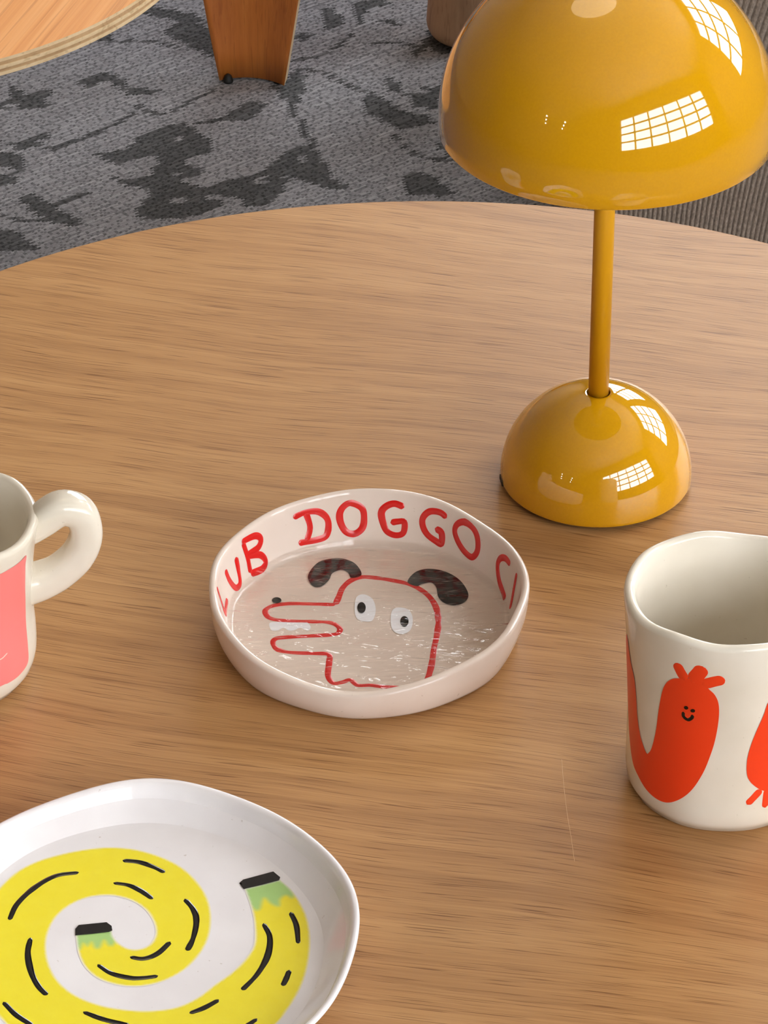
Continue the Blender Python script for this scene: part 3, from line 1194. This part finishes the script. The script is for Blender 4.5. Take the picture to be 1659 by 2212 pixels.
u_e, z_b, z_t = pk[-1][0], pk[-1][1], pk[1][1]
pk += [np.array([u_e - 0.03, z_b]), np.array([u_e - 0.06, z_b + 0.001]), np.array([u_e - 0.06, z_t + 0.001]), np.array([u_e - 0.03, z_t])]
pan = blob('painted_panel', s1, pk, M['pink'], mugl, raw=True, off=0.0002, label='coral pink painted panel')
stroke('panel_line', s1, [(-14, 1426), (2, 1423), (15, 1410)], 0.55, M['cream_line'], pan, off=0.0004)

# --- plate with the yellow snake
c3 = at(300, 2080, T)
plate = empty('plate', c3, 'white handmade ceramic plate painted with a coiled yellow snake, at the lower left', 'plate')
PF, PH_ = 0.0060, 0.0172
PRX, PRY, FRX, FRY = 0.0865, 0.0965, 0.0715, 0.0805


def p_w(ph):
    return 1 + 0.010 * math.sin(5 * ph + 0.4) + 0.008 * math.sin(3 * ph + 2.2) + 0.004 * math.sin(9 * ph)


PPROF = [  # (t of the way from floor edge to rim, z, extra radius)
    ('o', 0.0, 0.0), ('o', 0.30, 0.0), ('o', 0.66, 0.0), ('o', 0.70, 0.0008), ('o', 0.80, 0.0040), ('o', 0.90, 0.0090), ('o', 0.97, 0.0138),
    ('o', 0.992, 0.0156), ('o', 1.0, 0.0166), ('o', 0.998, 0.0174), ('o', 0.988, 0.0178), ('o', 0.974, 0.0176), ('o', 0.964, 0.0168),
    ('o', 0.957, 0.0155), ('o', 0.946, 0.0130), ('o', 0.932, 0.0106), ('o', 0.912, 0.0086), ('o', 0.888, 0.0072), ('o', 0.862, 0.0064), ('o', 0.84, 0.0061), ('o', 0.815, 0.0060),
    ('o', 0.70, 0.0060), ('o', 0.5, 0.0060), ('o', 0.25, 0.0060), ('o', 0.0, 0.0060)]
PPROF = [(a, b) for _, a, b in PPROF]


def plate_fn(ph, k, r, z):
    t, zz = PPROF[k]
    w = 1 + (p_w(ph) - 1) * t ** 2
    hz = zz + (0.0012 * math.sin(2 * ph + 0.8) + 0.0008 * math.sin(5 * ph)) * max(0, (zz - 0.006) / 0.011)
    return (PRX * t * w * math.cos(ph), PRY * t * w * math.sin(ph), hz)


v, f = lathe(PPROF, c3, 220, plate_fn)
obj('plate_body', v, f, M['glaze_white'], plate)
pf = Flat(T + PF)
Z7 = dict(ox=0, oy=1640, sc=1.9988)
inn = [(482, 735), (490, 765), (515, 795), (560, 818), (610, 817), (650, 795), (670, 755), (662, 705), (630, 655), (580, 618), (520, 597), (460, 590),
       (380, 600), (300, 635), (240, 690), (208, 760), (203, 830), (220, 900), (260, 965), (330, 1020), (430, 1060), (540, 1080), (650, 1085),
       (760, 1070), (850, 1030), (930, 970), (1000, 920), (1060, 860), (1095, 800), (1097, 720), (1085, 650), (1055, 560)]
out = [(1210, 520), (1265, 570), (1310, 640), (1335, 710), (1343, 800), (1330, 900), (1300, 990), (1250, 1075), (1190, 1150), (1080, 1230), (900, 1300),
       (650, 1335), (400, 1320), (200, 1260), (60, 1175), (-40, 1070), (-95, 950), (-110, 820), (-90, 700), (-40, 600), (20, 530), (80, 480), (160, 440),
       (260, 410), (360, 390), (460, 380), (560, 385), (650, 405), (740, 440), (810, 485), (870, 550), (905, 620), (915, 700), (900, 780), (860, 850),
       (800, 910), (720, 955), (640, 978), (560, 983), (480, 970), (410, 940), (360, 890), (335, 830), (325, 755)]
ci = catmull(conv(pf, zoom(inn, **Z7)), 0.0008)
co = catmull(conv(pf, zoom(out, **Z7)), 0.0008)
poly = np.vstack([ci, co])
greens = [catmull(conv(pf, zoom(q, **Z7)), 0.001, True) for q in (
    [(322, 745), (400, 735), (486, 735), (496, 795), (470, 805), (450, 782), (430, 815), (410, 815), (395, 790), (378, 808), (360, 795), (345, 822), (326, 815)],
    [(1045, 550), (1130, 525), (1215, 515), (1268, 575), (1262, 600), (1235, 588), (1210, 605), (1205, 635), (1170, 625), (1140, 600), (1120, 650), (1088, 640)])]
CY, CG, CW = (np.array(lin(c)[:3]) for c in ((240, 224, 42), (158, 205, 130), (235, 230, 231)))


def snake_tint(v, C):
    col = np.tile(CY, (len(v), 1))
    for gp in greens:
        ins = in_poly(v, gp)
        d = dist_poly(v, gp)
        k = np.clip(0.5 + np.where(ins, d, -d) / 0.0022, 0, 1)[:, None]
        col = col * (1 - k) + CG * k
    e_ = np.clip(dist_poly(v, C) / 0.0011, 0, 1)[:, None]
    return col * e_ + CW * (1 - e_) * 1.0


blob('painted_snake', pf, list(poly), M['snake'], plate, raw=True, off=0.0001, step=0.0009, tint=snake_tint, smooth_pts=False,
     label='coiled yellow painted snake with green ends')
DASH = [
    [(40, 695), (75, 625), (150, 555), (240, 505), (340, 490)], [(530, 438), (600, 445), (660, 465), (712, 490)],
    [(490, 535), (555, 545), (610, 570), (660, 605)], [(798, 605), (835, 650), (848, 700), (835, 770), (808, 828)],
    [(562, 855), (620, 862), (680, 840), (735, 790)], [(422, 888), (480, 925), (560, 945), (620, 945), (682, 937)],
    [(132, 772), (120, 840), (135, 920), (165, 980), (203, 1020)], [(15, 1050), (70, 1105), (140, 1150)],
    [(360, 1092), (450, 1125), (560, 1150)], [(818, 1098), (880, 1075), (945, 1040)],
    [(1138, 710), (1165, 770), (1155, 850), (1110, 930), (1045, 998)], [(1255, 662), (1280, 720), (1288, 797)],
    [(1250, 912), (1235, 950), (1220, 980)], [(1020, 1178), (1060, 1155), (1110, 1122)], [(640, 1180), (740, 1190), (840, 1175)],
    [(-60, 830), (-50, 920), (-20, 990)]]
for dsh in DASH:
    stroke('painted_dash', pf, zoom(dsh, **Z7), 2.75, M['black'], plate, off=0.0003, taper=0.2)
for cap in ([(325, 735), (340, 718), (460, 706), (482, 722), (485, 742), (470, 748), (400, 756), (325, 763)],
            [(1033, 537), (1050, 522), (1180, 487), (1210, 512), (1205, 525), (1130, 545), (1052, 563)]):
    C = conv(pf, zoom(cap, **Z7))
    C = np.vstack([np.linspace(C[i], C[(i + 1) % len(C)], 6)[:-1] for i in range(len(C))])
    blob('painted_band', pf, list(C), M['black'], plate, raw=True, off=0.0003, smooth_pts=False, label='black painted band at the end of the snake')

# ------------------------------------------------------------------ background furniture
# plywood side table at the upper left
ZR2 = ZR + 0.0009                               # top of the stitches
ZP = 0.40
pc = at(-372, -190, ZP)
pc[2] = 0.0
PR = 0.2315
pc[2] = ZR2
side = empty('side_table', pc, 'round side table with a pine plywood top, at the upper left', 'table')
NP = 5
for k in range(NP):
    z0_, z1_ = ZP - ZR2 - 0.0105 + 0.0105 * k / NP, ZP - ZR2 - 0.0105 + 0.0105 * (k + 1) / NP
    rr = PR - (0.0006 if k % 2 else 0.0) - (0.0008 if k == NP - 1 else 0)
    v, f = lathe([(0, z0_), (rr, z0_), (rr, z1_), (0, z1_)], pc, 240)
    o = obj('tabletop' if k == NP - 1 else 'ply_layer', v, f, M['ply_dark'] if k % 2 else M['ply_light'], side, smooth=False)
    if k == NP - 1:
        o.data.materials.append(M['pine'])
        for p in o.data.polygons:
            if p.normal.z > 0.9:
                p.material_index = 1
v, f = lathe([(0, 0), (0.10, 0), (0.102, 0.006), (0.03, 0.02), (0.02, 0.05), (0.018, ZP - 0.06), (0.05, ZP - ZR2 - 0.0107), (0, ZP - ZR2 - 0.0107)], pc, 64)
obj('pedestal', v, f, M['ply_light'], side)

# bent plywood leg of the table further back
lc = at(544, 184, ZR2)
PT = np.array([lc[0] - 0.148, lc[1] + 0.19, 0.0])
ptab = empty('plywood_table', PT, 'low table standing on bent brown plywood legs, on the carpet at the top', 'table')
HT = 0.42


def ply_leg(base, ang, name='leg'):
    ex = np.array([math.cos(ang), math.sin(ang), 0])       # across the leg
    ey = np.array([-ex[1], ex[0], 0])                      # away, towards the table centre
    V, F = [], []
    nx, nz_, th = 16, 16, 0.012
    for side_ in (0, 1):
        for j in range(nz_ + 1):
            t = j / nz_
            z = 0.0018 + ZR2 + (HT - ZR2 - 0.0218) * t
            hw = 0.0255 + 0.0545 * t * (1.25 - 0.25 * t)
            for i in range(nx + 1):
                s_ = -1 + 2 * i / nx
                cur = 0.009 * (1 - s_ * s_)                # hollow towards the viewer
                y = cur + (th if side_ else 0.0) + 0.10 * t * t
                V.append(base + ex * (s_ * hw - 0.004 * t) + ey * y + np.array([0, 0, z - base[2]]))
    n1 = (nx + 1) * (nz_ + 1)
    for j in range(nz_):
        for i in range(nx):
            a = j * (nx + 1) + i
            F.append((a, a + 1, a + nx + 2, a + nx + 1))
            F.append((n1 + a + nx + 1, n1 + a + nx + 2, n1 + a + 1, n1 + a))
    ED = []
    for j in range(nz_):
        a, b = j * (nx + 1), (j + 1) * (nx + 1)
        ED.append((a + n1, a, b, b + n1))
        a, b = a + nx, b + nx
        ED.append((a, a + n1, b + n1, b))
    for i in range(nx):
        ED.append((i + 1, i, i + n1, i + 1 + n1))
        a = nz_ * (nx + 1) + i
        ED.append((a, a + 1, a + 1 + n1, a + n1))
    o = obj(name, V, F + ED, M['teak'], ptab, smooth=False)
    o.data.materials.append(M['ply_light'])
    for k_, p in enumerate(o.data.polygons):
        if k_ >= len(F):
            p.material_index = 1
        else:
            p.use_smooth = True
    g_c = base + ex * (-0.019) + ey * 0.002
    g_c = np.array([g_c[0], g_c[1], ZR2])
    v, f = lathe([(0, 0), (0.0036, 0), (0.004, 0.0015), (0.0026, 0.0055), (0, 0.0075)], g_c, 20)
    obj('glide', v, f, M['black_rubber'], o)
    g_c = base + ex * 0.019 + ey * 0.008
    v, f = lathe([(0, 0), (0.003, 0), (0.003, 0.003), (0, 0.003)], np.array([g_c[0], g_c[1], ZR2]), 20)
    obj('glide', v, f, M['black_rubber'], o)


ply_leg(lc, math.radians(-10))
for an in (120, 240):
    dv = lc - PT
    dv[2] = 0
    ca_, sa_ = math.cos(math.radians(an)), math.sin(math.radians(an))
    q = PT + np.array([dv[0] * ca_ - dv[1] * sa_, dv[0] * sa_ + dv[1] * ca_, ZR2])
    ply_leg(q, math.radians(-10 + an))
v, f = lathe([(0, HT - 0.02), (0.22, HT - 0.02), (0.224, HT - 0.016), (0.224, HT - 0.002), (0.222, HT), (0, HT)], PT, 120)
obj('tabletop', v, f, M['teak'], ptab, smooth=False)

# chunky turned leg of a wooden stool
kc = at(1003, 84, ZR2)
KT = np.array([kc[0] + 0.05, kc[1] + 0.11, 0.0])
stool = empty('wooden_stool', KT, 'beige wooden stool with a thick rounded leg, behind the yellow lamp', 'stool')
for k in range(3):
    an = math.radians(120 * k)
    dv = (kc - KT) * np.array([1, 1, 0])
    q = KT + np.array([dv[0] * math.cos(an) - dv[1] * math.sin(an), dv[0] * math.sin(an) + dv[1] * math.cos(an), 0])
    R_ = 0.0305
    pr = [(0, 0.0), (0.014, 0.0005)] + [(R_ - 0.017 + 0.017 * math.sin(a), 0.0175 - 0.017 * math.cos(a)) for a in np.linspace(0.25, 1.6, 10)]
    pr += [(R_ - 0.0006, 0.03), (R_ - 0.003, 0.06), (R_ - 0.0065, 0.12), (R_ - 0.010, 0.25), (R_ - 0.011, 0.359), (0, 0.359)]
    v, f = lathe(pr, (0, 0, 0), 64)
    v = np.array(v)
    nd = -dv[:2] / np.linalg.norm(dv[:2])
    nd = np.array([nd[0] * math.cos(an) - nd[1] * math.sin(an), nd[0] * math.sin(an) + nd[1] * math.cos(an), 0])
    v = v + q + np.array([0, 0, ZR2]) + np.outer(v[:, 2] * 0.06, nd)
    obj('leg', v, f, M['beige_wood'], stool)
v, f = lathe([(0, 0.366), (0.126, 0.366), (0.134, 0.372), (0.134, 0.392), (0.126, 0.40), (0, 0.40)], KT, 96)
obj('seat', v, f, M['beige_wood'], stool)

# corduroy ottoman at the right: a flaring block whose wales fan out towards the top
OY = float(at(1400, 575, ZR2)[1])
xl, xr, yb = float(at(1212, 575, ZR2)[0]), 0.66, OY + 0.28
s0x = float(at(1262, 575, ZR2)[0])
rc = 0.022
pts = []
WALE = 0.0033
def seg_line(p, q):
    n = max(2, int(np.linalg.norm(np.subtract(q, p)) / (WALE / 8)))
    return [tuple(np.add(p, np.multiply(np.subtract(q, p), i / n))) for i in range(n)]
def seg_arc(c, a0_, a1_):
    n = max(6, int(abs(a1_ - a0_) * rc / (WALE / 8)))
    return [(c[0] + rc * math.cos(a0_ + (a1_ - a0_) * i / n), c[1] + rc * math.sin(a0_ + (a1_ - a0_) * i / n)) for i in range(n)]
hp = math.pi / 2
pts += seg_line((xl + rc, OY), (xr - rc, OY)) + seg_arc((xr - rc, OY + rc), -hp, 0)
pts += seg_line((xr, OY + rc), (xr, yb - rc)) + seg_arc((xr - rc, yb - rc), 0, hp)
pts += seg_line((xr - rc, yb), (xl + rc, yb)) + seg_arc((xl + rc, yb - rc), hp, 2 * hp)
pts += seg_line((xl, yb - rc), (xl, OY + rc)) + seg_arc((xl + rc, OY + rc), 2 * hp, 3 * hp)
Pp = np.array(pts)
tgp = np.roll(Pp, -1, 0) - np.roll(Pp, 1, 0)
tgp /= np.linalg.norm(tgp, axis=1)[:, None]
nrm = np.c_[tgp[:, 1], -tgp[:, 0]]
arc = np.r_[0, np.cumsum(np.linalg.norm(np.diff(Pp, axis=0), axis=1))]
phs = (arc / WALE) % 1.0
rib = 0.0024 * np.abs(np.sin(math.pi * phs)) ** 0.5
HO = 0.40
zs = list(np.linspace(ZR2 + 0.006, HO - 0.05, 34))
ins_ = [0.0] * len(zs)
for a in np.linspace(0.1, hp, 8):
    zs.append(HO - 0.05 + 0.05 * math.sin(a))
    ins_.append(0.05 * (1 - math.cos(a)))
V, F = [], []
cx_, cy_ = (xl + xr) / 2, (OY + yb) / 2
for z, inn_ in zip(zs, ins_):
    gz = (z + 9.0 * z * z) / 1.6
    Q = Pp + nrm * (rib - inn_)[:, None] if np.ndim(inn_) else Pp + nrm * (rib - inn_)[:, None]
    X = Q[:, 0] + (Q[:, 0] - s0x) * gz
    Y = Q[:, 1] + 0.10 * z * z
    V += [(x, y, z) for x, y in zip(X, Y)]
NP_ = len(Pp)
for j in range(len(zs) - 1):
    for i in range(NP_):
        k = (i + 1) % NP_
        F.append((j * NP_ + i, j * NP_ + k, (j + 1) * NP_ + k, (j + 1) * NP_ + i))
cidx = len(V)
V.append(tuple(np.mean(V[-NP_:], axis=0)))
F += [((len(zs) - 1) * NP_ + i, (len(zs) - 1) * NP_ + (i + 1) % NP_, cidx) for i in range(NP_)]
ott = empty('ottoman', (cx_, cy_, ZR2), 'taupe ribbed corduroy ottoman on the floor behind the lamp, at the right edge', 'ottoman')
obj('cover', V, F, M['corduroy'], ott)
v, f = box_axes((cx_, cy_, ZR2 + 0.004), np.array([(xr - xl) / 2 - 0.012, 0, 0]), np.array([0, (yb - OY) / 2 - 0.012, 0]), np.array([0, 0, 0.004]))
obj('plinth', v, f, M['black_rubber'], ott, smooth=False)

# round paper pendant overhead (seen mirrored in the lamp shade) and two rows of small ceiling lamps
pd = np.array([LX - 0.32, LY + 0.72, 0.0])
zp = 2.75
pend = empty('pendant_lamp', pd + np.array([0, 0, CEIL]), 'round pale pendant lamp hanging from the ceiling, mirrored in the yellow shade', 'lamp')
pr = [(0, zp - 0.10)]
for k in range(1, 25):
    t = k / 24
    pr.append((0.46 * t, zp - 0.10 * (1 - t * t) + (0.006 if k % 2 else 0.0)))
pr += [(0.46, zp + 0.01), (0.3, zp + 0.12), (0.1, zp + 0.17), (0, zp + 0.17)]
v, f = lathe(pr, pd, 72)
obj('shade', v, f, M['rattan'], pend)
v, f = lathe([(0, zp + 0.168), (0.004, zp + 0.168), (0.004, CEIL), (0, CEIL)], pd, 12)
obj('cord', v, f, M['black_rubber'], pend)
m = bpy.data.materials.new('lit_bulb')
m.use_nodes = True
p = m.node_tree.nodes['Principled BSDF']
p.inputs['Base Color'].default_value = (0.9, 0.85, 0.7, 1)
p.inputs['Emission Color'].default_value = (1.0, 0.86, 0.66, 1)
p.inputs['Emission Strength'].default_value = 45.0
M['lit'] = m
for row, az_ in enumerate((-132.5, -146.5)):
    for k, dist in enumerate((5.6, 6.4, 7.4)):
        az_k = az_ + (0.5 if row else -0.3) * k
        ar = math.radians(az_k)
        q = np.array([LX + dist * math.sin(ar), LY + dist * math.cos(ar), 0])
        zz = CEIL - 0.85
        r_a, r_b = (q - ORG) @ AX, (q - ORG) @ BX
        if not (a0 + 0.2 < r_a < a1 and b0 + 0.2 < r_b < b1):
            continue
        o = empty('ceiling_lamp', q + np.array([0, 0, CEIL]),
                  'small hanging bulb, %s in the %s row mirrored in the yellow lamp' % (('nearest', 'middle', 'farthest')[k], ('left', 'right')[row]), 'lamp', 'small hanging bulbs')
        v, f = lathe([(0, zz - 0.05)] + [(0.05 * math.sin(a), zz - 0.05 * math.cos(a)) for a in np.linspace(0.3, 2.8, 9)] + [(0, zz + 0.05)], q, 20)
        obj('bulb', v, f, M['lit'], o)
        v, f = lathe([(0, zz + 0.048), (0.006, zz + 0.048), (0.006, CEIL), (0, CEIL)], q, 10)
        obj('cord', v, f, M['black_rubber'], o)
